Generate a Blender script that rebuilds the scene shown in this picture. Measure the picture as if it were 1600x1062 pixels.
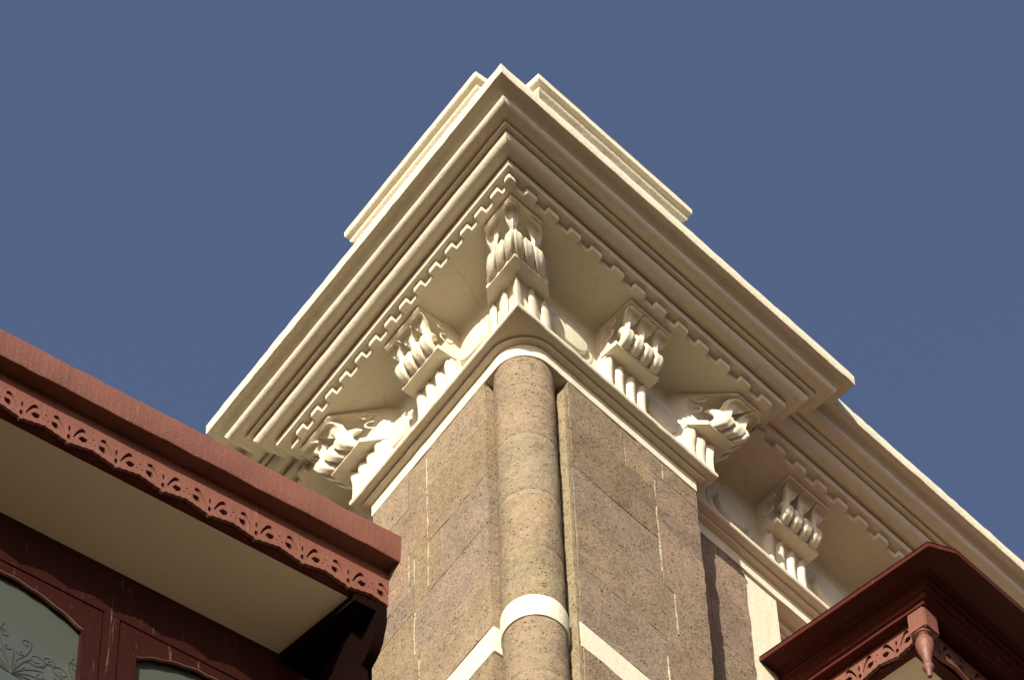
import bpy, bmesh, math, random
from mathutils import Vector, Matrix, noise
random.seed(7)
S = bpy.context.scene
for o in list(bpy.data.objects):
    bpy.data.objects.remove(o)

# ------------------------------------------------------------------ camera, sky, sun
EL, ROLL = math.radians(60.86), math.radians(-2.38)
CAM = Vector((0, 0, 1.6))
fwd = Vector((0, math.cos(EL), math.sin(EL)))
r0 = Vector((1, 0, 0)); u0 = r0.cross(fwd)
RT = r0*math.cos(ROLL) + u0*math.sin(ROLL)
UP = -r0*math.sin(ROLL) + u0*math.cos(ROLL)
cd = bpy.data.cameras.new("camera"); cam = bpy.data.objects.new("camera", cd)
S.collection.objects.link(cam)
cam.matrix_world = Matrix((( RT.x, UP.x, -fwd.x, CAM.x), (RT.y, UP.y, -fwd.y, CAM.y), (RT.z, UP.z, -fwd.z, CAM.z), (0, 0, 0, 1)))
cd.sensor_width = 36; cd.sensor_fit = 'HORIZONTAL'; cd.lens = 8301/1600*36
cd.clip_start = 0.1; cd.clip_end = 5000
S.camera = cam

SUN_EL, SUN_AZ = math.radians(24.5), math.radians(194.5)
W = bpy.data.worlds.new("World"); S.world = W; W.use_nodes = True
nt = W.node_tree; nt.nodes.clear()
sky = nt.nodes.new('ShaderNodeTexSky'); sky.sky_type = 'NISHITA'; sky.sun_disc = False
sky.sun_elevation = SUN_EL; sky.sun_rotation = SUN_AZ
sky.altitude = 0; sky.air_density = 1.0; sky.dust_density = 2.0; sky.ozone_density = 1.3
bg = nt.nodes.new('ShaderNodeBackground'); bg.inputs['Strength'].default_value = 0.080
wo = nt.nodes.new('ShaderNodeOutputWorld')
tint = nt.nodes.new('ShaderNodeMix'); tint.data_type = 'RGBA'; tint.blend_type = 'MULTIPLY'; tint.inputs[0].default_value = 1.0
tint.inputs[7].default_value = (1.03, .945, 1.01, 1)
nt.links.new(sky.outputs[0], tint.inputs[6]); nt.links.new(tint.outputs[2], bg.inputs[0]); nt.links.new(bg.outputs[0], wo.inputs[0])
sd = bpy.data.lights.new("sun", 'SUN'); sd.energy = 5.0; sd.angle = math.radians(0.53); sd.color = (1.0, 0.95, 0.81)
sun = bpy.data.objects.new("sun", sd); S.collection.objects.link(sun)
tosun = Vector((math.sin(SUN_AZ)*math.cos(SUN_EL), math.cos(SUN_AZ)*math.cos(SUN_EL), math.sin(SUN_EL)))
sun.rotation_euler = tosun.to_track_quat('Z', 'Y').to_euler()
sun.location = (-10, -20, 30)
S.view_settings.view_transform = 'Standard'; S.view_settings.look = 'None'
S.view_settings.exposure = 0.80; S.view_settings.gamma = 1.0
S.view_settings.use_curve_mapping = False

# ------------------------------------------------------------------ frames
tr, tl = math.radians(46.93), math.radians(51.46)
uX = Vector((math.cos(tr), math.sin(tr), 0)); uY = Vector((-math.cos(tl), math.sin(tl), 0))
nX = Vector((math.sin(tr), -math.cos(tr), 0)); nY = Vector((-math.sin(tl), -math.cos(tl), 0))
Zv = Vector((0, 0, 1))
C0 = Vector((0.0327, 10.6030, 20.6990))          # corner of the necking band
def miter(n1, n2):
    return (n1+n2)/(1+n1.dot(n2))
M = miter(nX, nY)
LX = LY = 1.042
DW = 0.125                                       # the wings stand back by this much
def PX(u, o, z): return C0 + uX*u + nX*o + Zv*z
def PY(u, o, z): return C0 + uY*u + nY*o + Zv*z

# ------------------------------------------------------------------ mesh helpers
class MB:
    def __init__(s): s.v = []; s.f = []; s.c = []; s.cur = (1, 1, 1)
    def add(s, vs, fs):
        b = len(s.v); s.v += [Vector(p) for p in vs]
        s.f += [[b+i for i in f] for f in fs]; s.c += [s.cur]*len(fs)
    def box(s, O, a, b, c):
        "box from corner O with edge vectors a, b, c"
        vs = [O, O+a, O+a+b, O+b, O+c, O+a+c, O+a+b+c, O+b+c]
        s.add(vs, [(0,3,2,1), (4,5,6,7), (0,1,5,4), (1,2,6,5), (2,3,7,6), (3,0,4,7)])
    def prism(s, poly, vec):
        n = len(poly); vs = list(poly)+[p+vec for p in poly]
        s.add(vs, [list(range(n))[::-1], list(range(n, 2*n))]+[(i, (i+1) % n, n+(i+1) % n, n+i) for i in range(n)])
    def grid(s, rows, close=False):
        n = len(rows[0]); vs = [p for r in rows for p in r]; fs = []
        for i in range(len(rows)-1):
            for j in range(n if close else n-1):
                k = (j+1) % n
                fs.append((i*n+j, i*n+k, (i+1)*n+k, (i+1)*n+j))
        s.add(vs, fs)
    def lathe(s, C, prof, n=32, ax=None, bx=None, cz=Zv):
        ax = ax or Vector((1, 0, 0)); bx = bx or Vector((0, 1, 0))
        rows = [[C+ax*(r*math.cos(2*math.pi*k/n))+bx*(r*math.sin(2*math.pi*k/n))+cz*z for k in range(n)] for r, z in prof]
        s.grid(rows, True)
        if prof[0][0] > 1e-5: s.add(rows[0], [list(range(n))[::-1]])
        if prof[-1][0] > 1e-5: s.add(rows[-1], [list(range(n))])
    def build(s, name, mat, parent=None, smooth=35, jit=0.0, jf=9.0, bevel=0.0):
        me = bpy.data.meshes.new(name)
        vs = s.v
        if jit:
            vs = [p + noise.noise_vector(p*jf)*jit + noise.noise_vector(p*jf*4.1)*jit*0.35 for p in vs]
        me.from_pydata([tuple(p) for p in vs], [], s.f)
        if any(c != (1, 1, 1) for c in s.c):
            at = me.color_attributes.new('tint', 'FLOAT_COLOR', 'CORNER'); k = 0
            for poly, c in zip(me.polygons, s.c):
                for li in poly.loop_indices: at.data[li].color = (c[0], c[1], c[2], 1)
        bm = bmesh.new(); bm.from_mesh(me)
        if not bevel: bmesh.ops.remove_doubles(bm, verts=bm.verts, dist=1e-5)
        bmesh.ops.recalc_face_normals(bm, faces=bm.faces)
        if bevel:
            bmesh.ops.bevel(bm, geom=bm.edges[:]+bm.verts[:], offset=bevel, segments=2, affect='EDGES', clamp_overlap=True)
        bm.to_mesh(me); bm.free()
        if smooth:
            me.shade_smooth(); me.set_sharp_from_angle(angle=math.radians(smooth))
        me.materials.append(mat)
        o = bpy.data.objects.new(name, me); S.collection.objects.link(o)
        if parent: o.parent = parent; o.matrix_parent_inverse = parent.matrix_world.inverted()
        return o
def thing(name, label, cat, loc, group=None):
    o = bpy.data.objects.new(name, None); S.collection.objects.link(o); o.location = loc
    o['label'] = label; o['category'] = cat
    if group: o['group'] = group
    bpy.context.view_layer.update()
    return o

def sweep(mb, pts, norms, prof, step=0.03, rev=False):
    """profile [(o,z)] swept along the plan polyline pts (at z of C0); norms: outward normal of each segment; mitred corners"""
    rows = []
    n = len(pts)
    for i in range(n-1):
        mA = norms[i] if i == 0 else miter(norms[i-1], norms[i])
        mB = norms[i] if i == n-2 else miter(norms[i], norms[i+1])
        k = max(1, int((pts[i+1]-pts[i]).length/step))
        for j in range(k+(1 if i == n-2 else 0)):
            t = j/k
            p = pts[i].lerp(pts[i+1], t); m = mA.lerp(mB, 0)
            rows.append([pts[i].lerp(pts[i+1], t) + (mA*(1-t)+mB*t)*o + Zv*z for o, z in prof])
    mb.grid(rows)
def arcprof(o0, z0, o1, z1, kind, n=7):
    "quarter ellipse from (o0,z0) to (o1,z1): kind 'ov' leaves horizontally, 'cv' leaves vertically"
    r = []
    for i in range(n+1):
        a = math.pi/2*i/n
        if kind == 'ov': r.append((o0+(o1-o0)*math.sin(a), z0+(z1-z0)*(1-math.cos(a))))
        else: r.append((o0+(o1-o0)*(1-math.cos(a)), z0+(z1-z0)*math.sin(a)))
    return r

# ------------------------------------------------------------------ materials
def newmat(name):
    m = bpy.data.materials.new(name); m.use_nodes = True
    nt = m.node_tree; return m, nt, nt.nodes['Principled BSDF']
def N(nt, t, **kw):
    n = nt.nodes.new(t)
    for k, v in kw.items():
        if k in n.inputs: n.inputs[k].default_value = v
        else: setattr(n, k, v)
    return n
def coords(nt):
    return N(nt, 'ShaderNodeNewGeometry').outputs['Position']
def noise_n(nt, co, scale, detail=4, rough=0.6):
    n = N(nt, 'ShaderNodeTexNoise', Scale=scale, Detail=detail, Roughness=rough); nt.links.new(co, n.inputs['Vector']); return n.outputs['Fac']
def ramp(nt, fac, stops):
    r = N(nt, 'ShaderNodeValToRGB'); nt.links.new(fac, r.inputs[0])
    e = r.color_ramp.elements
    e[0].position, e[0].color = stops[0][0], (*stops[0][1], 1); e[1].position, e[1].color = stops[-1][0], (*stops[-1][1], 1)
    for p, c in stops[1:-1]:
        q = e.new(p); q.color = (*c, 1)
    return r.outputs[0]
def mix(nt, fac, a, b, typ='MIX'):
    m = N(nt, 'ShaderNodeMix', data_type='RGBA', blend_type=typ)
    for sck, val in ((0, fac), (6, a), (7, b)):
        if isinstance(val, (int, float)): m.inputs[sck].default_value = val
        elif isinstance(val, tuple): m.inputs[sck].default_value = (*val, 1)
        else: nt.links.new(val, m.inputs[sck])
    return m.outputs[2]
def bump(nt, b, hs, dist):
    "hs: list of (fac socket, weight)"
    prev = None
    for h, w in hs:
        bn = N(nt, 'ShaderNodeBump', Strength=1.0, Distance=dist*w); nt.links.new(h, bn.inputs['Height'])
        if prev: nt.links.new(prev, bn.inputs['Normal'])
        prev = bn.outputs[0]
    nt.links.new(prev, b.inputs['Normal'])

def mat_cream(name, col=(.66, .60, .455), dirt=.25):
    m, nt, b = newmat(name); co = coords(nt)
    n1 = noise_n(nt, co, 5, 5, .6); n2 = noise_n(nt, co, 45, 4, .6); n3 = noise_n(nt, co, 160, 3, .6)
    c = ramp(nt, n1, [(.3, tuple(x*(.94) for x in col)), (.7, col)])
    mp = N(nt, 'ShaderNodeMapping'); mp.inputs['Scale'].default_value = (26, 26, 2.2); nt.links.new(co, mp.inputs['Vector'])
    stk = ramp(nt, noise_n(nt, mp.outputs[0], 1.0, 4, .6), [(.52, (0, 0, 0)), (.72, (1, 1, 1))])
    c = mix(nt, mix(nt, .22, (0, 0, 0), stk), c, (.42, .36, .27))
    vc = N(nt, 'ShaderNodeTexVoronoi', feature='DISTANCE_TO_EDGE', Scale=2.6); nt.links.new(mix(nt, .12, co, N(nt, 'ShaderNodeTexNoise', Scale=7.0, Detail=5).outputs['Color']), vc.inputs['Vector'])
    crk = mix(nt, 1.0, ramp(nt, vc.outputs['Distance'], [(.004, (1, 1, 1)), (.010, (0, 0, 0))]), ramp(nt, n1, [(.52, (0, 0, 0)), (.58, (1, 1, 1))]), 'MULTIPLY')
    c = mix(nt, mix(nt, .16, (0, 0, 0), crk), c, (.22, .17, .11))
    sp = ramp(nt, n2, [(.70, (0, 0, 0)), (.78, (1, 1, 1))])
    c = mix(nt, sp, c, mix(nt, dirt, c, (.45, .36, .24)))
    nt.links.new(c, b.inputs['Base Color']); b.inputs['Roughness'].default_value = .55
    b.inputs['Specular IOR Level'].default_value = .35
    bump(nt, b, [(n2, 1.0), (n3, .5)], .0025)
    return m
def mat_stone(name):
    m, nt, b = newmat(name); co = coords(nt)
    at = N(nt, 'ShaderNodeAttribute', attribute_name='tint')
    n1 = noise_n(nt, co, 4.5, 6, .62); n2 = noise_n(nt, co, 38, 5, .65); n3 = noise_n(nt, co, 95, 6, .75)
    v = N(nt, 'ShaderNodeTexVoronoi', Scale=58.0, Randomness=1.0); nt.links.new(co, v.inputs['Vector'])
    pit = ramp(nt, v.outputs['Distance'], [(.14, (1, 1, 1)), (.30, (0, 0, 0))])
    sel = ramp(nt, noise_n(nt, co, 27, 3, .6), [(.50, (0, 0, 0)), (.58, (1, 1, 1))])
    pitm = mix(nt, 1.0, pit, sel, 'MULTIPLY')
    v2 = N(nt, 'ShaderNodeTexVoronoi', Scale=83.0, Randomness=1.0); nt.links.new(co, v2.inputs['Vector'])
    spk = mix(nt, 1.0, ramp(nt, v2.outputs['Distance'], [(.10, (1, 1, 1)), (.26, (0, 0, 0))]), ramp(nt, noise_n(nt, co, 19, 3, .6), [(.54, (0, 0, 0)), (.62, (1, 1, 1))]), 'MULTIPLY')
    c = mix(nt, 1.0, at.outputs['Color'], ramp(nt, n1, [(.25, (.78, .77, .75)), (.5, (1, 1, 1)), (.75, (1.16, 1.11, 1.03))]), 'MULTIPLY')
    c = mix(nt, 1.0, c, ramp(nt, n2, [(.28, (.74, .72, .70)), (.5, (1, 1, 1)), (.74, (1.22, 1.19, 1.13))]), 'MULTIPLY')
    c = mix(nt, 1.0, c, ramp(nt, n3, [(.3, (.76, .76, .76)), (.7, (1.2, 1.2, 1.2))]), 'MULTIPLY')
    c = mix(nt, mix(nt, .85, (0, 0, 0), pitm), c, (.055, .04, .026))
    c = mix(nt, mix(nt, .55, (0, 0, 0), spk), c, (.44, .36, .25))
    lime = ramp(nt, noise_n(nt, co, 16, 6, .75), [(.62, (0, 0, 0)), (.72, (1, 1, 1))])
    lime = mix(nt, .36, (0, 0, 0), lime)
    c = mix(nt, lime, c, (.42, .36, .24))
    nt.links.new(c, b.inputs['Base Color']); b.inputs['Roughness'].default_value = .93
    b.inputs['Specular IOR Level'].default_value = .15
    inv = N(nt, 'ShaderNodeInvert'); nt.links.new(pitm, inv.inputs['Color'])
    bump(nt, b, [(n1, 3.0), (n2, .6), (n3, .9), (inv.outputs[0], .9), (spk, .4)], .009)
    return m
def mat_flat(name, col, rough=.8, bs=60, bd=.002, var=.9):
    m, nt, b = newmat(name); co = coords(nt)
    n1 = noise_n(nt, co, bs*.15, 5, .6); n2 = noise_n(nt, co, bs, 4, .6)
    c = ramp(nt, n1, [(.3, tuple(x*var for x in col)), (.7, col)])
    nt.links.new(c, b.inputs['Base Color']); b.inputs['Roughness'].default_value = rough
    b.inputs['Specular IOR Level'].default_value = .3
    bump(nt, b, [(n2, 1.0)], bd)
    return m
def mat_red(name, col=(.155, .060, .042)):
    m, nt, b = newmat(name); co = coords(nt)
    n1 = noise_n(nt, co, 7, 5, .6); n2 = noise_n(nt, co, 70, 5, .65)
    mp = N(nt, 'ShaderNodeMapping'); mp.inputs['Scale'].default_value = (60, 60, 4); nt.links.new(co, mp.inputs['Vector'])
    drip = noise_n(nt, mp.outputs[0], 1.0, 3, .55)
    c = ramp(nt, n1, [(.3, tuple(x*.86 for x in col)), (.7, tuple(x*1.06 for x in col))])
    f = ramp(nt, n2, [(.66, (0, 0, 0)), (.74, (1, 1, 1))])
    c = mix(nt, mix(nt, .3, (0, 0, 0), f), c, (.42, .24, .17))
    d = ramp(nt, drip, [(.66, (0, 0, 0)), (.76, (1, 1, 1))])
    c = mix(nt, mix(nt, .22, (0, 0, 0), d), c, (.44, .27, .2))
    nt.links.new(c, b.inputs['Base Color']); b.inputs['Roughness'].default_value = .48
    b.inputs['Specular IOR Level'].default_value = .3
    bump(nt, b, [(n2, 1.0), (drip, .6)], .003)
    return m
CREAM = mat_cream('cream_paint'); WHITE = mat_cream('white_limewash', (.70, .64, .48), .12)
STONE = mat_stone('tuff_stone'); MORTAR = mat_flat('lime_mortar', (.62, .54, .36), .95, 80, .004)
JOINT = mat_flat('dark_joint', (.16, .12, .08), .95)
RED = mat_red('red_oxide_paint'); RED2 = mat_red('red_paint_shaded', (.066, .0115, .0072)); SHADET = mat_flat('timber_painted_shade', (.006, .0016, .0012), .8); RED3 = mat_red('red_paint_deep_shade', (.021, .0036, .0024))  # last three: red timber darkened, shade of eaves and undersides put into the colour
CEIL = mat_flat('ceiling_plaster', (.80, .71, .54), .8, 14, .0015, .93)
GROUND = mat_flat('dusty_ground', (.050, .024, .009), .95, 3, .01, .7)

SHADET.node_tree.nodes['Principled BSDF'].inputs['Specular IOR Level'].default_value = .03
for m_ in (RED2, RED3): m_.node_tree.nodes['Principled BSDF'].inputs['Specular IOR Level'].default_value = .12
# ------------------------------------------------------------------ ground and building
g = MB(); g.add([(-600, -600, 0), (600, -600, 0), (600, 600, 0), (-600, 600, 0)], [(0, 1, 2, 3)])
go = g.build('ground', GROUND, None, smooth=0); go['kind'] = 'structure'

B = thing('stone_building', 'stone building with an acute corner pier under a cream bracketed cornice', 'building', (C0.x, C0.y, 0))
ZG = -C0.z                                     # ground in corner coordinates

# ---- cornice round the pier
A1, B1 = C0+uY*LY, C0+uX*LX
path = [A1-nY*.45, A1, C0, B1, B1-nX*.45]
nrm = [uY, nY, nX, uX]
corn = [(.20, .640), (.242, .640), (.244, .616), (.289, .616), (.2935, .619), (.2945, .648), (.2945, .672), (.301, .665), (.315, .662)] + arcprof(.327, .662, .367, .702, 'ov', 8) + [(.366, .709), (.363, .714), (.363, .718)]
corn += [(.371, .717), (.373, .713), (.387, .714), (.3895, .717), (.3895, .739), (.396, .736), (.410, .735)] + arcprof(.426, .735, .4565, .765, 'ov', 7) + [(.453, .770), (.446, .772)]
corn += arcprof(.446, .773, .506, .804, 'cv', 8) + [(.514, .806)]
fasc = [(.500, .806), (.514, .806), (.5155, .812), (.516, .880), (.511, .889), (.47, .896), (.0, .93)]
frz = [(.050, .080), (.034, .096), (.018, .125), (.005, .17), (0, .22), (0, .535), (.003, .550), (.012, .562), (.028, .571), (.05, .574), (.244, .574), (.247, .577), (.247, .622)]
def cornice_parts(pts, nr):
    m = MB(); sweep(m, pts, nr, corn); m.build('cornice_moulding', CREAM, B, 30, .0009, 24)
    m = MB(); sweep(m, pts, nr, fasc, .022); m.build('cornice_fascia', CREAM, B, 50, .0028, 20)
    m = MB(); sweep(m, pts, nr, frz); m.build('frieze', CREAM, B, 30, .001, 8)
cornice_parts(path, nrm)
WX0, WX1 = C0+uX*.80-nX*DW, C0+uX*7.5-nX*DW
WY0, WY1 = C0+uY*.80-nY*DW, C0+uY*7.5-nY*DW
cornice_parts([WX0, WX1], [nX]); cornice_parts([WY1, WY0], [nY])

# ---- dentils
def dentil(P, a, n, w, o0=.236, o1=.271, z0=.573, z1=.6155):
    m = MB(); m.box(P-a*(w/2)+n*o0+Zv*z0, a*w, n*(o1-o0), Zv*(z1-z0))
    m.build('dentil', CREAM, B, 30, .0012, 60, bevel=.0022)
k = 0
for u in [-.175+.129*i for i in range(12)]:
    dentil(C0+uX*(u+random.uniform(-.004, .004)), uX, nX, .063)
for u in [-.205+.108*i for i in range(14)]:
    dentil(C0+uY*(u+random.uniform(-.004, .004)), uY, nY, .052)
m = MB(); m.prism([C0+M*.271+Zv*.573, C0+M*.271+uX*.038+Zv*.573, C0+M*.2+uX*.038+Zv*.573, C0+M*.2+uY*.034+Zv*.573, C0+M*.271+uY*.034+Zv*.573], Zv*.0425)
m.build('dentil', CREAM, B, 30, .001, 60, bevel=.004)
for i in range(24): dentil(C0+uX*(1.33+.129*i)-nX*DW, uX, nX, .063)
for i in range(10): dentil(C0+uY*(1.36+.112*i)-nY*DW, uY, nY, .052)

# ---- necking mould and white band (corner rounded)
RA = .14
def roundpath(o):
    c = C0-M*RA; pts = []
    a0 = math.atan2(nY.y, nY.x); a1 = math.atan2(nX.y, nX.x)
    if a1 < a0: a1 += 2*math.pi
    for i in range(17):
        a = a0+(a1-a0)*i/16; pts.append(c+Vector((math.cos(a), math.sin(a), 0))*(RA+o))
    return pts
def neck_rows(prof):
    rows = []
    n = 34
    for i in range(4): rows.append([C0+uY*(LY+o)-nY*(.3*(1-i/4))+nY*o*(i/4)+Zv*z for o, z in prof])
    a = C0-M*RA; ya = (a-C0).dot(uY); xa = (a-C0).dot(uX)
    for i in range(n):
        t = i/n; rows.append([C0+uY*((LY+o)*(1-t)+(ya)*t)+nY*o+Zv*z for o, z in prof])
    for i in range(17):
        rows.append([roundpath(o)[i]+Zv*z for o, z in prof])
    for i in range(1, n+1):
        t = i/n; rows.append([C0+uX*((LX+o)*t+(xa)*(1-t))+nX*o+Zv*z for o, z in prof])
    for i in range(1, 5): rows.append([C0+uX*(LX+o)-nX*(.3*i/4)+nX*o*(1-i/4)+Zv*z for o, z in prof])
    return rows
neck = [(-.05, -.077), (-.002, -.077), (0, -.075), (0, .034)]
m = MB(); m.grid(neck_rows(neck)); m.build('necking_band', WHITE, B, 40, .0016, 12)
m = MB()
pl = [C0+uY*(LY-.004)-nY*.3, C0+uY*(LY-.004)-nY*.004] + roundpath(-.004) + [C0+uX*(LX-.004)-nX*.004, C0+uX*(LX-.004)-nX*.3]
m.add([p+Zv*-.074 for p in pl], [list(range(len(pl)))]); m.build('necking_underside', CREAM, B, 0)
bead = [(-.01, .011), (.020, .011), (.027, .014), (.0295, .020), (.027, .027), (.018, .0305)]
m = MB(); m.grid(neck_rows(bead)); m.build('necking_bead', CREAM, B, 40, .0014, 20)
mold = [(-.12, .031), (.056, .031), (.0635, .0345), (.0675, .042), (.068, .054), (.0655, .067), (.059, .077), (.045, .086), (.02, .098), (-.004, .11)]
m = MB(); sweep(m, path, nrm, mold); m.build('necking_mould', CREAM, B, 40, .0022, 16)
for u_, n_ in ((uX, nX), (uY, nY)):
    a, b = (C0+u_*.85-n_*DW, C0+u_*7.5-n_*DW)
    for nm, pr, mt in (('necking_band', [(-.05, -.077), (0, -.077), (0, .034)], WHITE), ('necking_bead', bead, CREAM), ('necking_mould', mold, CREAM)):
        m = MB(); sweep(m, [a, b], [n_], pr); m.build(nm, mt, B, 40, .0016, 14)

# ---- roundels on the frieze
def roundel(P, a, n, r=.100):
    m = MB()
    prof = [(r*1.48, -.004), (r*1.46, .004), (r*1.38, .007), (r*1.18, .004), (r*1.10, -.002), (r*1.02, .000), (r*1.0, .016), (r*.93, .024), (r*.5, .029), (.0, .030)]
    m.lathe(P, prof, 40, a, Zv, n); return m.build('roundel', CREAM, B, 40, .0008, 20)
for u in (.292, .855): roundel(C0+uX*u+Zv*.31, uX, nX); roundel(C0+uY*u+Zv*.31, uY, nY)
for u in (1.40, 2.0, 2.62, 3.3): roundel(C0+uX*u-nX*DW+Zv*.31, uX, nX); roundel(C0+uY*u-nY*DW+Zv*.31, uY, nY)

# ---- brackets
LEAFP = [(0, .128, .425, .30), (.2, .147, .452, .30), (.42, .160, .482, .46), (.62, .178, .512, .84), (.78, .198, .532, 1.0), (.88, .212, .537, .97), (.95, .220, .531, .80), (1, .223, .519, .45)]
def lerpt(v):
    for a, b in zip(LEAFP, LEAFP[1:]):
        if v <= b[0]+1e-9:
            t = (v-a[0])/(b[0]-a[0]); return tuple(a[i]+(b[i]-a[i])*t for i in (1, 2, 3))
def bracket(P, mit, dL, dR, aL, aR, lobes, leaves, flutes, lw=.028, spiral=True, fw=.026):
    def q(s, o, z): return P + mit*o + (dR*s if s >= 0 else dL*(-s)) + Zv*z
    prof = [(-.02, .572), (.212, .572), (.219, .567), (.219, .556), (.214, .552), (.150, .551), (.100, .546), (.066, .52), (.058, .455), (.068, .40), (.090, .335), (.055, .300), (.036, .26), (.030, .18), (.030, .10), (.034, .05), (-.02, .05)]
    m = MB(); k = 8
    ss = [-aL*(1-i/k) for i in range(k)]+[aR*i/k for i in range(k+1)]
    rows = [[q(s, o, z) for o, z in prof] for s in ss]
    m.grid(rows); m.add(rows[0], [list(range(len(prof)))]); m.add(rows[-1], [list(range(len(prof)))[::-1]])
    # incised scroll discs on the two cheeks
    body = m.build('bracket', CREAM, B, 32, .0012, 22)
    sh = MB(); pr = [(.03, .301), (.119, .300), (.1235, .303), (.1245, .326), (.121, .331), (.03, .338)]
    ss2 = [-(aL+.006)*(1-i/k) for i in range(k)]+[(aR+.006)*i/k for i in range(k+1)]
    rows = [[q(s, o, z) for o, z in pr] for s in ss2]
    sh.grid(rows, True); sh.add(rows[0], [list(range(6))]); sh.add(rows[-1], [list(range(6))[::-1]])
    sh.build('shelf', CREAM, body, 32, .001, 25)
    for s0 in lobes:
        L = MB(); cl = [(.102, .318, .5), (.126, .330, .85), (.146, .352, 1.02), (.155, .380, 1.1), (.151, .407, 1.08), (.138, .430, .95), (.118, .445, .7), (.098, .448, .2)]
        rows = []
        for i, (o, z, f) in enumerate(cl):
            a = cl[max(0, i-1)]; b = cl[min(len(cl)-1, i+1)]
            to, tz = b[0]-a[0], b[1]-a[1]; l = math.hypot(to, tz); to /= l; tz /= l
            rows.append([q(s0+lw*f*math.cos(t), o+tz*.026*f*math.sin(t)*(1-.22*math.exp(-((math.sin(t)-1)/.06)**2)), z-to*.026*f*math.sin(t)*(1-.22*math.exp(-((math.sin(t)-1)/.06)**2))) for t in [2*math.pi*j/20 for j in range(20)]])
        L.grid(rows, True); L.add(rows[0], [list(range(20))]); L.add(rows[-1], [list(range(20))[::-1]])
        L.build('lobe', CREAM, body, 60, .0016, 30)
    for s0, w in leaves:
        L = MB(); nv, ns = 12, 11; front, back = [], []
        for i in range(nv+1):
            v = i/nv
            o, z, hw = lerpt(v); hw *= w
            fr, bk = [], []
            for j in range(ns+1):
                x = -1+2*j/ns
                cup = (.019*v-.012*(1-v))*(1-x*x)
                rib = .008*math.cos(x*math.pi)*(1-v)
                scal = .007*abs(math.cos(1.5*math.pi*x))*max(0, (v-.7)/.3)
                cup -= scal*.8
                fr.append(q(s0+hw*x, o-cup*.6+rib+.012*(1-v), z+cup*.8-.006)); bk.append(q(s0+hw*x*.96, o-cup*.6+rib-.010, z+cup*.8+.006))
            front.append(fr); back.append(bk)
        ring = [f+b[::-1] for f, b in zip(front, back)]
        L.grid(ring, True); n2 = len(ring[0]); L.add(ring[0], [list(range(n2))]); L.add(ring[-1], [list(range(n2))[::-1]])
        L.build('leaf', CREAM, body, 50, .0016, 28)
    for s0 in flutes:
        L = MB(); cs = [(.066, .303, .35), (.065, .285, .70), (.063, .258, 1.0), (.058, .20, 1.0), (.057, .13, 1.0), (.060, .05, 1.0)]
        rows = []
        for o, z, f in cs:
            w = fw*f
            rows.append([q(s0+dx*w, o-do, z) for dx, do in ((-1, .034), (-.9, .012), (-.45, .002), (0, 0), (.45, .002), (.9, .012), (1, .034))])
        L.grid(rows); L.add(rows[0], [list(range(7))]); L.build('flute', CREAM, body, 50, .001, 30)
    for side, d, ext in ((-1, dL, aL), (1, dR, aR)):
        # raised spiral line on each cheek
        sp = MB(); s = side*(ext+.001)
        for cz, co_, R in ((.44, .078, .036), (.515, .105, .022)):
            rows = []
            for i in range(27):
                t = i/26*2*math.pi*.9+2.2; rr = R*(1-.35*i/26)
                rows.append([q(s+side*dx, co_+(rr+dr)*math.cos(t), cz+(rr+dr)*math.sin(t)) for dx, dr in ((0, -.003), (.0035, -.001), (.0035, .001), (0, .003))])
            sp.grid(rows)
        sp.build('scroll', CREAM, body, 60)
    return body
def straight(u_, n_, u, back=0.0, w=.121):
    bracket(C0+u_*u-n_*back, n_, -u_, u_, w, w, [-.087, -.029, .029, .087], [(-.083, .037), (0, .041), (.083, .037)], [-.098, -.034, .034, .098])
bracket(C0.copy(), M, uY, uX, .19, .19, [-.155, -.093, -.033, .033, .093, .155], [(-.13, .052), (0, .050), (.13, .052)], [-.17, -.095, 0, .095, .17], .030, fw=.031)
straight(uX, nX, .586); straight(uY, nY, .525)
ME = nX+uX; MF = nY+uY
bracket(B1.copy(), ME, -uX, -nX, .145, .14, [-.112, -.05, .0, .05, .112], [(-.09, .043), (0, .042), (.09, .043)], [-.118, -.06, 0, .06], .029)
bracket(A1.copy(), MF, -nY, -uY, .14, .20, [-.11, -.05, .02, .09, .16], [(-.085, .045), (.02, .045), (.135, .046)], [-.06, 0, .06, .12, .178], .029)
for u in (1.69, 2.34, 2.98): straight(uX, nX, u, DW); straight(uY, nY, u-.04, DW)

# ---- parapet blocks above the cornice
cap = [(.30, .86), (.395, .87), (.398, 1.155), (.405, 1.168), (.432, 1.193), (.438, 1.200), (.439, 1.212), (.433, 1.219), (.412, 1.221), (.412, 1.246), (.45, 1.247), (.455, 1.252), (.456, 1.292), (.450, 1.30), (.30, 1.31)]
def block(u_, n_, u0, u1):
    a, b = C0+u_*u0, C0+u_*u1
    m = MB(); e = .44
    sweep(m, [a-n_*.3+n_*0, a, b, b-n_*.3], [-u_, n_, u_], [(o-e, z) for o, z in cap], .03)
    m.v = [p+n_*e for p in m.v]
    t = [p for p in m.v]
    m.add([a+n_*.455+Zv*1.302, b+n_*.455+Zv*1.302, b+Zv*1.32, a+Zv*1.32], [(0, 1, 2, 3)])
    m.build('parapet_block', CREAM, B, 40, .0018, 14)
block(uX, nX, -.285, .625); block(uY, nY, -.33, .60)

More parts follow.
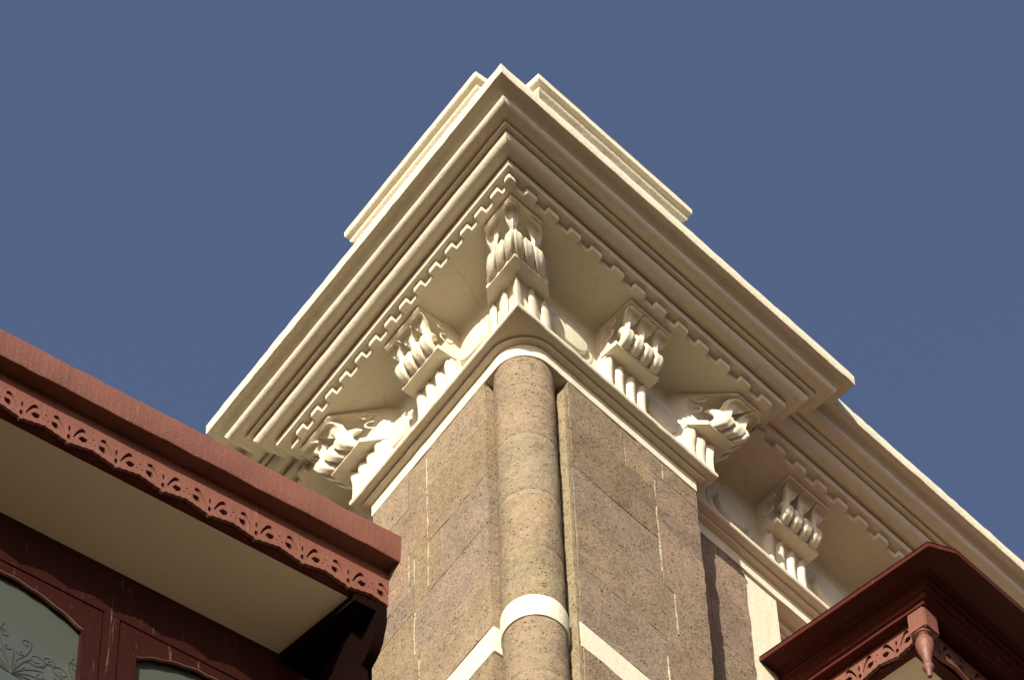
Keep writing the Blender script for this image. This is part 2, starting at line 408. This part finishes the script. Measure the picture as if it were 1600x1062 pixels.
# ---- stone shaft of the pier
TAN = (0.281, 0.213, 0.142); TAN2 = (0.263, 0.198, 0.134); YEL = (0.276, 0.208, 0.130); PINK = (0.271, 0.197, 0.142); GREY = (0.228, 0.177, 0.127); VIO = (0.260, 0.198, 0.147); DARK = (0.222, 0.167, 0.111); ORG = (0.274, 0.200, 0.132)
RX = [(.28, .605, -.075, -.37, TAN2), (.605, .838, -.075, -.22, PINK), (.838, 1.04, -.075, -.22, TAN2), (.605, .775, -.22, -.37, ORG), (.28, .775, -.37, -.755, DARK),
      (.775, 1.04, -.22, -.49, PINK), (.775, 1.04, -.49, -.60, GREY), (.28, .78, -.755, -1.095, VIO), (.78, 1.04, -.60, -1.095, PINK), (.28, .845, -1.095, -1.505, TAN),
      (.845, 1.04, -1.095, -1.38, TAN2), (.845, 1.04, -1.38, -1.93, ORG), (.28, .77, -1.505, -1.93, VIO), (.77, .845, -1.505, -1.93, PINK)]
LYB = [(.25, .655, -.075, -.38, TAN), (.655, .785, -.075, -.45, TAN2), (.785, 1.04, -.075, -.36, TAN), (.25, .655, -.38, -.80, YEL), (.655, .785, -.45, -.73, ORG), (.785, 1.04, -.36, -.61, TAN),
       (.25, .575, -.80, -1.175, VIO), (.575, .655, -.80, -1.175, YEL), (.655, .75, -.73, -1.175, YEL), (.75, .785, -.73, -1.02, TAN), (.785, 1.04, -.61, -1.02, PINK), (.25, .75, -1.175, -1.53, VIO), (.75, 1.04, -1.02, -1.20, GREY), (.75, 1.04, -1.20, -1.53, YEL),
       (.25, .72, -1.53, -1.95, TAN), (.72, 1.04, -1.53, -1.95, TAN2)]
def courses(u0, u1, z0, z1, h=.40):
    out = []; z = z0; i = 0
    while z > z1:
        zz = max(z1, z-h*random.uniform(.85, 1.15)); c = u0+(u1-u0)*random.uniform(.35, .7)
        for a, b in ((u0, c), (c, u1)): out.append((a, b, z, zz, random.choice([TAN, TAN2, PINK, VIO, YEL, ORG])))
        z = zz
    return out
RX += courses(.28, 1.04, -2.11, ZG, .42); LYB += courses(.25, 1.04, -2.13, ZG, .42)
def blockmesh(mb, u_, n_, back, lst, dep=.10):
    for (a, b, z1, z0, c) in lst:
        o = -.0035-back+random.uniform(-.0012, .0012); gv, gh = .0022, .0011
        a += gv; b -= gv
        j = random.uniform(.92, 1.06); mb.cur = tuple(x*j for x in c)
        nu = max(1, int((b-a)/.05)); nz = max(1, int((z1-z0)/.05))
        if z1 < -3.2: nu = nz = 1
        rows = [[C0+u_*(a+(b-a)*i/nu)+n_*o+Zv*(z0+gh+(z1-z0-2*gh)*k/nz) for i in range(nu+1)] for k in range(nz+1)]
        mb.grid(rows)
        D = n_*-dep
        for edge in (rows[0], rows[-1], [r[0] for r in rows], [r[-1] for r in rows]):
            mb.grid([edge, [p+D for p in edge]])
sh = MB(); blockmesh(sh, uX, nX, 0, RX); blockmesh(sh, uY, nY, 0, LYB)
sh.cur = (1, 1, 1)
# returns of the pier
for u_, n_ in ((uX, nX), (uY, nY)):
    sh.cur = TAN2; sh.box(C0+u_*.90-n_*.32+Zv*ZG, u_*.139, n_*.20, Zv*(-.075-ZG))
sh.cur = (.50, .43, .31)
for u_, n_, lst in ((uX, nX, RX), (uY, nY, LYB)):
    for (a, b, z1, z0, c) in lst:
        if z0 < -3.2: continue
        for e in (a, b):
            if .3 < e < 1.03 and random.random() < .5:
                h = (z1-z0); s0 = z0+h*random.uniform(0, .3); s1 = z1-h*random.uniform(0, .35)
                sh.box(C0+u_*(e-.0032)-n_*.05+Zv*s0, u_*.0064, n_*.0475, Zv*(s1-s0))
sh.box(C0+uY*.236-nY*.108+Zv*-2.9, uY*.014, nY*.014, Zv*2.74)
sh.cur = (.31, .25, .155)
sh.box(C0+uX*.262-nX*.060+Zv*-2.9, uX*.016, nX*.050, Zv*2.74)
sh.build('stone_shaft', STONE, B, 30, .0055, 15)
co = MB()
pl = [C0+uY*1.03-nY*.3, C0+uY*1.03-nY*.06, C0+uY*.30-nY*.06, C0+uY*.262-nY*.115, C0-M*.26, C0+uX*.292-nX*.115, C0+uX*.32-nX*.06, C0+uX*1.03-nX*.06, C0+uX*1.03-nX*.3]
co.prism([p+Zv*ZG for p in pl], Zv*(-.08-ZG)); co.build('pier_core', JOINT, B, 0)

# ---- engaged round column
CC = C0-M.normalized()*.205
CC.z = C0.z
colr = .125
cm = MB()
for z1, z0, c, dr in ((-.06, -.30, TAN, 0), (-.3002, -.70, TAN, .0002), (-.7002, -1.14, (.272, .220, .146), 0), (-1.1402, -1.56, TAN, .0003), (-1.5602, -1.935, (.262, .210, .134), 0), (-2.075, -2.45, TAN, 0), (-2.4502, -2.9, TAN, 0), (-2.9002, ZG, TAN2, 0)):
    cm.cur = c; nz = 12 if z1 > -2.8 else 2
    prof = [(colr+dr-.0007, z1)] + [(colr+dr, z1-.0008+(z0-z1+.0016)*i/nz) for i in range(nz+1)] + [(colr+dr-.0007, z0)]
    cm.lathe(CC, prof, 48)
cm.cur = (.2, .15, .1); cm.lathe(CC, [(colr-.004, -.05), (colr-.004, ZG)], 48)
cm.build('round_column', STONE, B, 50, .0035, 13)
cb = MB(); cb.lathe(CC, [(.12, -1.932), (.131, -1.933), (.1325, -1.938), (.1325, -2.07), (.131, -2.076), (.12, -2.077)], 48)
cb.build('column_band', WHITE, B, 40, .0012, 14)
bl = MB()
bl.box(PX(.272, -.125, -2.108), uX*.772, nX*.120, Zv*.176)
bl.box(PY(.245, -.125, -2.128), uY*.797, nY*.120, Zv*.176)
bl.build('belt_band', WHITE, B, 30, bevel=.003)

# ---- wing walls behind the pier
for u_, n_ in ((uX, nX), (uY, nY)):
    w = MB(); blockmesh(w, u_, n_, DW, courses(1.0, 1.46, -.085, -3.2, .40)+[(1.0, 1.46, -3.2, ZG, TAN)], .06); w.build('wing_stone', STONE, B, 30, .004, 13)
    w = MB()
    w.box(C0+u_*.95-n_*(DW+.25)+Zv*ZG, u_*.52, n_*.2, Zv*(-.08-ZG)); w.build('wing_core', JOINT, B, 0)
    w = MB()
    w.box(C0+u_*1.463-n_*(DW+.3)+Zv*ZG, u_*.20, n_*.288, Zv*(-.078-ZG))
    w.box(C0+u_*.9-n_*(DW+.3)+Zv*-.0740, u_*6.6, n_*.298, Zv*.95)
    w.build('wing_pilaster', WHITE, B, 30, bevel=.002)
    w = MB()
    w.box(C0+u_*1.6-n_*(DW+.4)+Zv*ZG, u_*5.9, n_*.30, Zv*(-.1-ZG))
    w.box(C0+u_*1.664-n_*(DW+.1)+Zv*-.135, u_*5.8, n_*.030, Zv*.06)
    w.box(C0+u_*1.664-n_*(DW+.1)+Zv*-.16, u_*5.8, n_*.012, Zv*.024)
    w.build('wing_wall', CREAM, B, 30, bevel=.002)

# ------------------------------------------------------------------ pierced fringe boards
def fringe(name, place, length, period, phase, ztop, zbot, mat, parent, thick=.016):
    """pierced board: local x along the board, local y up; place(x,y,d) -> world"""
    cu = bpy.data.curves.new(name, 'CURVE'); cu.dimensions = '2D'; cu.fill_mode = 'BOTH'; cu.extrude = thick/2
    def poly(pts):
        sp = cu.splines.new('POLY'); sp.points.add(len(pts)-1); sp.use_cyclic_u = True
        for p, (x, y) in zip(sp.points, pts): p.co = (x, y, 0, 1)
    H = period/.215; VY = 1.38
    def low(x):
        t = ((x-phase)/period) % 1.0; d = min(t, 1-t)
        y = zbot+.004
        if d < .03: return zbot-.012*H*(1-d/.03)+.004
        return y+H*(.030*(d-.03)/.47) + H*.005*abs(math.sin(d*math.pi*7)) 
    n = max(20, int(length/.006)); out = [(i*length/n, low(i*length/n)) for i in range(n+1)]
    poly(out+[(length, ztop), (0, ztop)])
    def ell(cx, cy, a, b, rot, k=10):
        return [(cx+a*math.cos(t)*math.cos(rot)-b*math.sin(t)*math.sin(rot), cy+a*math.cos(t)*math.sin(rot)+b*math.sin(t)*math.cos(rot)) for t in [2*math.pi*i/k for i in range(k)]]
    k = math.floor(-phase/period)-1
    while phase+k*period < length+period:
        x = phase+k*period; k += 1
        holes = [ell(x, zbot+VY*.034*H, .009*H, .019*H, 0), ell(x, zbot+VY*.080*H, .006*H, .021*H, 0)]
        for s in (-1, 1):
            arc = []
            for i in range(9):
                t = i/8; arc.append((x+s*(.018+.056*t)*H, zbot+VY*((.050+.060*math.sin(t*1.9))*H+.008*H*math.sin(math.pi*t))))
            arc2 = [(x+s*(.020+.053*(1-i/8))*H, zbot+VY*(.040+.056*math.sin((1-i/8)*1.9))*H) for i in range(9)]
            holes.append(arc+arc2)
            holes.append([(x+s*a*H, zbot+VY*b*H) for a, b in ((.040, .052), (.056, .072), (.082, .070), (.078, .050), (.060, .040))])
            holes.append(ell(x+s*.096*H, zbot+VY*.058*H, .005*H, .004*H, 0, 7))
        holes.append(ell(x+period/2, zbot+VY*.084*H, .005*H, .006*H, 0, 7))
        for h in holes:
            if min(p[0] for p in h) > .004 and max(p[0] for p in h) < length-.004: poly(h)
    ob = bpy.data.objects.new('tmp', cu); S.collection.objects.link(ob)
    dg = bpy.context.evaluated_depsgraph_get()
    me = bpy.data.meshes.new_from_object(ob.evaluated_get(dg)); bpy.data.objects.remove(ob); bpy.data.curves.remove(cu)
    for v in me.vertices: v.co = place(v.co.x, v.co.y, v.co.z)
    me.materials.clear(); me.materials.append(mat); me.name = name
    bm = bmesh.new(); bm.from_mesh(me); bmesh.ops.recalc_face_normals(bm, faces=bm.faces); bm.to_mesh(me); bm.free()
    o = bpy.data.objects.new(name, me); S.collection.objects.link(o); o.parent = parent
    o.matrix_parent_inverse = parent.matrix_world.inverted()
    return o

# ------------------------------------------------------------------ timber bay on the left (near)
az = math.radians(34.0)
dE = Vector((-math.cos(az), -math.sin(az), 0)); aE = Vector((-math.sin(az), math.cos(az), 0))
T = C0+uY*.836
def PE(l, a, z): return T+dE*l+aE*a+Zv*z
LE = 2.75
G1 = thing('timber_bay', 'red timber bay with deep eave, pierced fringe and etched windows, left of the pier', 'bay window', PE(1.4, .6, 0)-Zv*C0.z)
def strip(name, mat, prof, l0=-.02, l1=LE, parent=G1, step=.03, jit=.0012, jf=12, closed=True, sm=35):
    m = MB(); k = int((l1-l0)/step)
    rows = [[PE(l0+(l1-l0)*i/k, a, z) for a, z in prof] for i in range(k+1)]
    m.grid(rows, closed); m.add(rows[0], [list(range(len(prof)))]); m.add(rows[-1], [list(range(len(prof)))[::-1]])
    return m.build(name, mat, parent, sm, jit, jf)
strip('eave_board', RED, [(.001, -.515), (.007, -.686), (.011, -.692), (.020, -.690), (.024, -.674), (.093, -.670), (.093, -.50)], -.03, jit=.0045, jf=10)
strip('eave_sheet', RED2, [(.004, -.512), (.56, -.40), (.56, -.43), (.05, -.53)], -.02)
fringe('pierced_fringe', lambda x, y, d: PE(x-.01, .094+d, y), LE+.01, .215, 1.054+.01-.215*4, -.665, -.948, RED, G1)
strip('eave_beam', RED2, [(.106, -.66), (.106, -.925), (.128, -.935), (.138, -.932), (.138, -.66)], .0)
strip('eave_soffit', CEIL, [(.136, -.936), (.52, -.936), (.52, -.90), (.136, -.90)], .10, jit=0)
# window wall
def wall_piece(mb, l0, l1, z0, z1, a0, a1): mb.box(PE(l0, a0, z0), dE*(l1-l0), aE*(a1-a0), Zv*(z1-z0))
wz = -4.0
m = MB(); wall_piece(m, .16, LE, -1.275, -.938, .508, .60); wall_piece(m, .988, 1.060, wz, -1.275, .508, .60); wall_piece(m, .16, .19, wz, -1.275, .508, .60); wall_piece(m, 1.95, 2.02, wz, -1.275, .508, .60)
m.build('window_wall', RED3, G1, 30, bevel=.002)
GL, glnt, glb = newmat('etched_glass')
gco = coords(glnt)
glb.inputs['Base Color'].default_value = (.050, .058, .050, 1); glb.inputs['Roughness'].default_value = .16
glb.inputs['Specular IOR Level'].default_value = .5
bump(glnt, glb, [(noise_n(glnt, gco, 2.5, 2, .5), 1.0)], .01)
ETCH = mat_flat('etching', (.022, .022, .018), .7)
def sash(l0, l1):
    "arched scalloped sash: frame with a curved opening, glass behind, etched flourish"
    gl0, gl1 = l0+.083, l1-.083; c = (gl0+gl1)/2; hw = (gl1-gl0)/2; n = 28; top = []
    for i in range(n+1):
        x = -1+2*i/n; ax = abs(x)
        z = -1.472+.125*(1-ax**1.9) + .008*abs(math.sin(x*math.pi*3.2)) - .006
        top.append((c+hw*x, z))
    f = MB(); a0 = .512
    outer_top = [(gl0+(gl1-gl0)*i/n, -1.280) for i in range(n+1)]
    def pair(dep): return [[PE(l, a0+dep, z) for l, z in outer_top], [PE(l, a0+dep, z) for l, z in top]]
    f.grid(pair(0)); f.grid([[PE(l, a0, z) for l, z in top], [PE(l, a0+.04, z) for l, z in top]])
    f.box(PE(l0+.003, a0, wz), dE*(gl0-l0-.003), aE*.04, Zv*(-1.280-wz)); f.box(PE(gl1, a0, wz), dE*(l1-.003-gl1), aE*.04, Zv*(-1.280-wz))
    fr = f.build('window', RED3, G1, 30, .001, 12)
    b = MB(); b.grid([[PE(l, a0-.003, z) for l, z in top], [PE(l, a0-.002, z-.003) for l, z in top], [PE(l, a0+.01, z-.004) for l, z in top]])
    b.build('gilt_edge', mat_gilt, fr, 40)
    g = MB(); g.box(PE(gl0-.02, a0+.028, wz), dE*(gl1-gl0+.04), aE*.006, Zv*(-1.30-wz)); g.build('glass', GL, fr, 0)
    e = MB()
    def tube(pts, r):
        rows = []
        for i, (l, z, k) in enumerate(pts):
            p = pts[max(0, i-1)]; q = pts[min(len(pts)-1, i+1)]; t = Vector((q[0]-p[0], q[1]-p[1])).normalized()
            rows.append([PE(l-t.y*r*k, a0+.0265, z+t.x*r*k), PE(l, a0+.0255, z), PE(l+t.y*r*k, a0+.0265, z-t.x*r*k)])
        e.grid(rows)
    def spiral(cx, cz, R, a, turn, s, r=.0035):
        pts = []
        for i in range(24):
            t = i/23; ang = a+s*turn*t; rr = R*(1-.8*t); pts.append((cx+rr*math.cos(ang), cz+rr*math.sin(ang), 1.1-.6*t))
        tube(pts, r)
    for cx in (c-.40, c-.09, c+.22):
        zc = -1.97
        for i in range(9):                       # rosette of pointed petals
            th = math.pi*i/8; ln = .12+.06*abs(math.sin(th)); bend = .03*math.cos(th)
            tube([(cx+ln*t*math.cos(th)+bend*t*t, zc+ln*t*math.sin(th)+.02*math.sin(t*math.pi), .15+math.sin(t*math.pi)) for t in [j/10 for j in range(11)]], .0042)
            tube([(cx+ln*.6*t*math.cos(th+.17), zc+ln*.6*t*math.sin(th+.17), .2+.6*math.sin(t*math.pi)) for t in [j/8 for j in range(9)]], .003)
        for s in (-1, 1):
            for (dx, dz, R_, a_, tn) in ((.10, .17, .040, -1.0, 8), (.135, .06, .034, 2.2, 7), (.05, .25, .028, .3, 7), (.15, .20, .026, 1.5, 7), (.03, .17, .02, 3.0, 6)):
                spiral(cx+s*dx, zc+dz, R_, a_ if s > 0 else math.pi-a_, tn, s, .0026)
            tube([(cx+s*(.02+.13*t), zc+.06+.20*t-.09*t*t+.02*math.sin(t*7), .4+.6*math.sin(t*math.pi)) for t in [i/16 for i in range(17)]], .003)
            tube([(cx+s*(.01+.06*math.sin(t*2.4)), zc+.10+.22*t, .3+.7*math.sin(t*math.pi)) for t in [i/16 for i in range(17)]], .003)
    e.build('etched_flourish', ETCH, fr, 0)
mat_gilt = mat_flat('worn_edge', (.14, .075, .05), .5)
sash(1.062, 1.948); sash(.192, .986)
# timber, shade put into its near-black colour, against the wing at the inner end, with a curved bracket under the fringe end
m = MB(); m.box(PE(.02, .215, -4), dE*.08+aE*.0, aE*.42, Zv*3.04); m.build('end_panel', SHADET, G1, 30, bevel=.003)
m = MB(); m.prism([PE(-.05, .10, -.938), PE(.155, .10, -.938), PE(.27, .52, -.938), PE(-.05, .52, -.938)], Zv*-.055); m.build('end_beam', SHADET, G1, 30)
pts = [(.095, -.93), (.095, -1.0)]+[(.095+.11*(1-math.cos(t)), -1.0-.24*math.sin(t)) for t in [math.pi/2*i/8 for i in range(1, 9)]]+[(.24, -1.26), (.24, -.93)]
m = MB(); m.prism([PE(.0, a, z) for a, z in pts], dE*.055); m.build('curved_bracket', SHADET, G1, 30)
m = MB(); m.box(PE(.0, .50, -4.2), dE*LE, aE*.7, Zv*.2); m.box(PE(.02, .64, -4), dE*LE, aE*.05, Zv*3.5); m.build('bay_floor', RED2, G1, 30)

# ------------------------------------------------------------------ timber bay on the right wing
K = PX(1.60, .78, 0)
eL = (PX(1.504, -.135, 0)-PX(1.596, .735, 0)).normalized()
nL = Vector((eL.y, -eL.x, 0)); nL = nL if nL.dot(-uX) > 0 else -nL
MK = miter(nL, nX)
def PK(d): return K+uX*(.86*d)+eL*(1.22*d)
LL, LR = .97, 2.4
G2 = thing('timber_bay', 'red timber bay on the right wing, its eave corner hung with a turned pendant', 'bay window', K+uX*1.1-nX*.45-Zv*C0.z)
def ksweep(name, mat, prof, closed=True, jit=.001, sm=32, l=None, r=None):
    "profile [(inward d, z)] round the two visible sides of the bay"
    m = MB(); rows = []
    LLx, LRx = l or LL, r or LR
    for i in range(25): rows.append([PK(d)+eL*(LLx*(1-i/24))+Zv*z for d, z in prof])
    for i in range(1, 41): rows.append([PK(d)+uX*(LRx*i/40)+Zv*z for d, z in prof])
    m.grid(rows, closed)
    m.add(rows[0], [list(range(len(prof)))]); m.add(rows[-1], [list(range(len(prof)))[::-1]])
    return m.build(name, mat, G2, sm, jit, 10)
# eave sheet with clipped corner
z0 = -.72
m = MB(); pl = [K+eL*LL, K+eL*.055, K+uX*.105, K+uX*LR, PK(.105)+uX*LR, PK(.105), PK(.105)+eL*LL]
m.prism([p+Zv*z0 for p in pl], Zv*.014); m.prism([p+Zv*(z0-.012) for p in (K+eL*LL, K+eL*.055, K+uX*.105, K+uX*LR, PK(.012)+uX*LR, PK(.012)+uX*.10, PK(.012)+eL*.05, PK(.012)+eL*LL)], Zv*.0115); m.build('eave_board', RED2, G2, 0, .0008, 14)
m = MB()
top = [p+Zv*.004 for p in (K+eL*LL+Zv*(z0+.014), K+eL*.055+Zv*(z0+.014), K+uX*.105+Zv*(z0+.014), K+uX*LR+Zv*(z0+.014))]
rid = [PK(.5)+eL*(LL-.35)+Zv*-.36, PK(.6)+Zv*-.32, PK(.6)+uX*.1+Zv*-.32, K-nX*.9+uX*LR+Zv*-.2]
m.grid([top, rid, [p-Zv*.01 for p in rid], [p+Zv*.006 for p in top]]); m.build('roof_sheet', RED, G2, 30)
ksweep('eave_liner', RED2, [(.096, -.708), (.130, -.732), (.130, -.69), (.096, -.69)])
ksweep('reeded_beam', RED2, [(.131, -.70), (.131, -.745), (.146, -.750), (.148, -.775), (.163, -.780), (.165, -.803), (.180, -.808), (.183, -.822), (.262, -.824), (.262, -.965), (.30, -.972), (.30, -.70)])
fringe('pierced_fringe', lambda x, y, d: PK(.246)+eL*(x+.02)+nL*(.0-d)+Zv*y, .80, .19, .09, -.815, -.985, RED, G2)
fringe('pierced_fringe', lambda x, y, d: PK(.246)+uX*(x+.02)+nX*(.0-d)+Zv*y, 2.2, .19, .09, -.815, -.985, RED, G2)
m = MB(); c = PK(.190); m.prism([c, c+eL*.085, c+eL*.085+uX*.085, c+uX*.085], Zv*-.23)
m.v = [p+Zv*-.735 for p in m.v]; m.build('corner_post', RED, G2, 30, bevel=.006)
pc = PK(.190)+eL*.0425+uX*.0325
m = MB(); m.lathe(pc+Zv*-.965, [(.030, 0), (.034, -.006), (.034, -.014), (.027, -.019), (.030, -.025), (.024, -.032), (.026, -.04), (.036, -.058), (.039, -.085), (.037, -.11), (.031, -.13), (.0325, -.136), (.031, -.142), (.024, -.16), (.018, -.20), (.0165, -.225), (.022, -.238), (.025, -.25), (.022, -.262), (.014, -.272), (.0125, -.29), (.009, -.315), (.0, -.317)], 28)
m.build('turned_pendant', RED, G2, 40)
m = MB(); pl = [PK(.305)+eL*(LL-.4), PK(.305), PK(.305)+uX*(LR-.4), PK(.305)+uX*(LR-.4)-nX*.55, PK(.305)+eL*(LL-.4)-nX*.0]
m.prism([p+Zv*-.94 for p in pl], Zv*.02); m.build('bay_ceiling', CEIL, G2, 0)
m = MB(); m.box(PK(.42)+uX*.05+eL*.45+Zv*-4.0, uX*2.0, -eL*.42, Zv*.12); m.build('bay_floor', RED2, G2, 30)
m = MB(); m.box(PK(.36)+Zv*-4.0, uX*.07, eL*.07, Zv*3.05); m.box(PK(.36)+uX*1.0+Zv*-4.0, uX*.07, eL*.07, Zv*3.05)
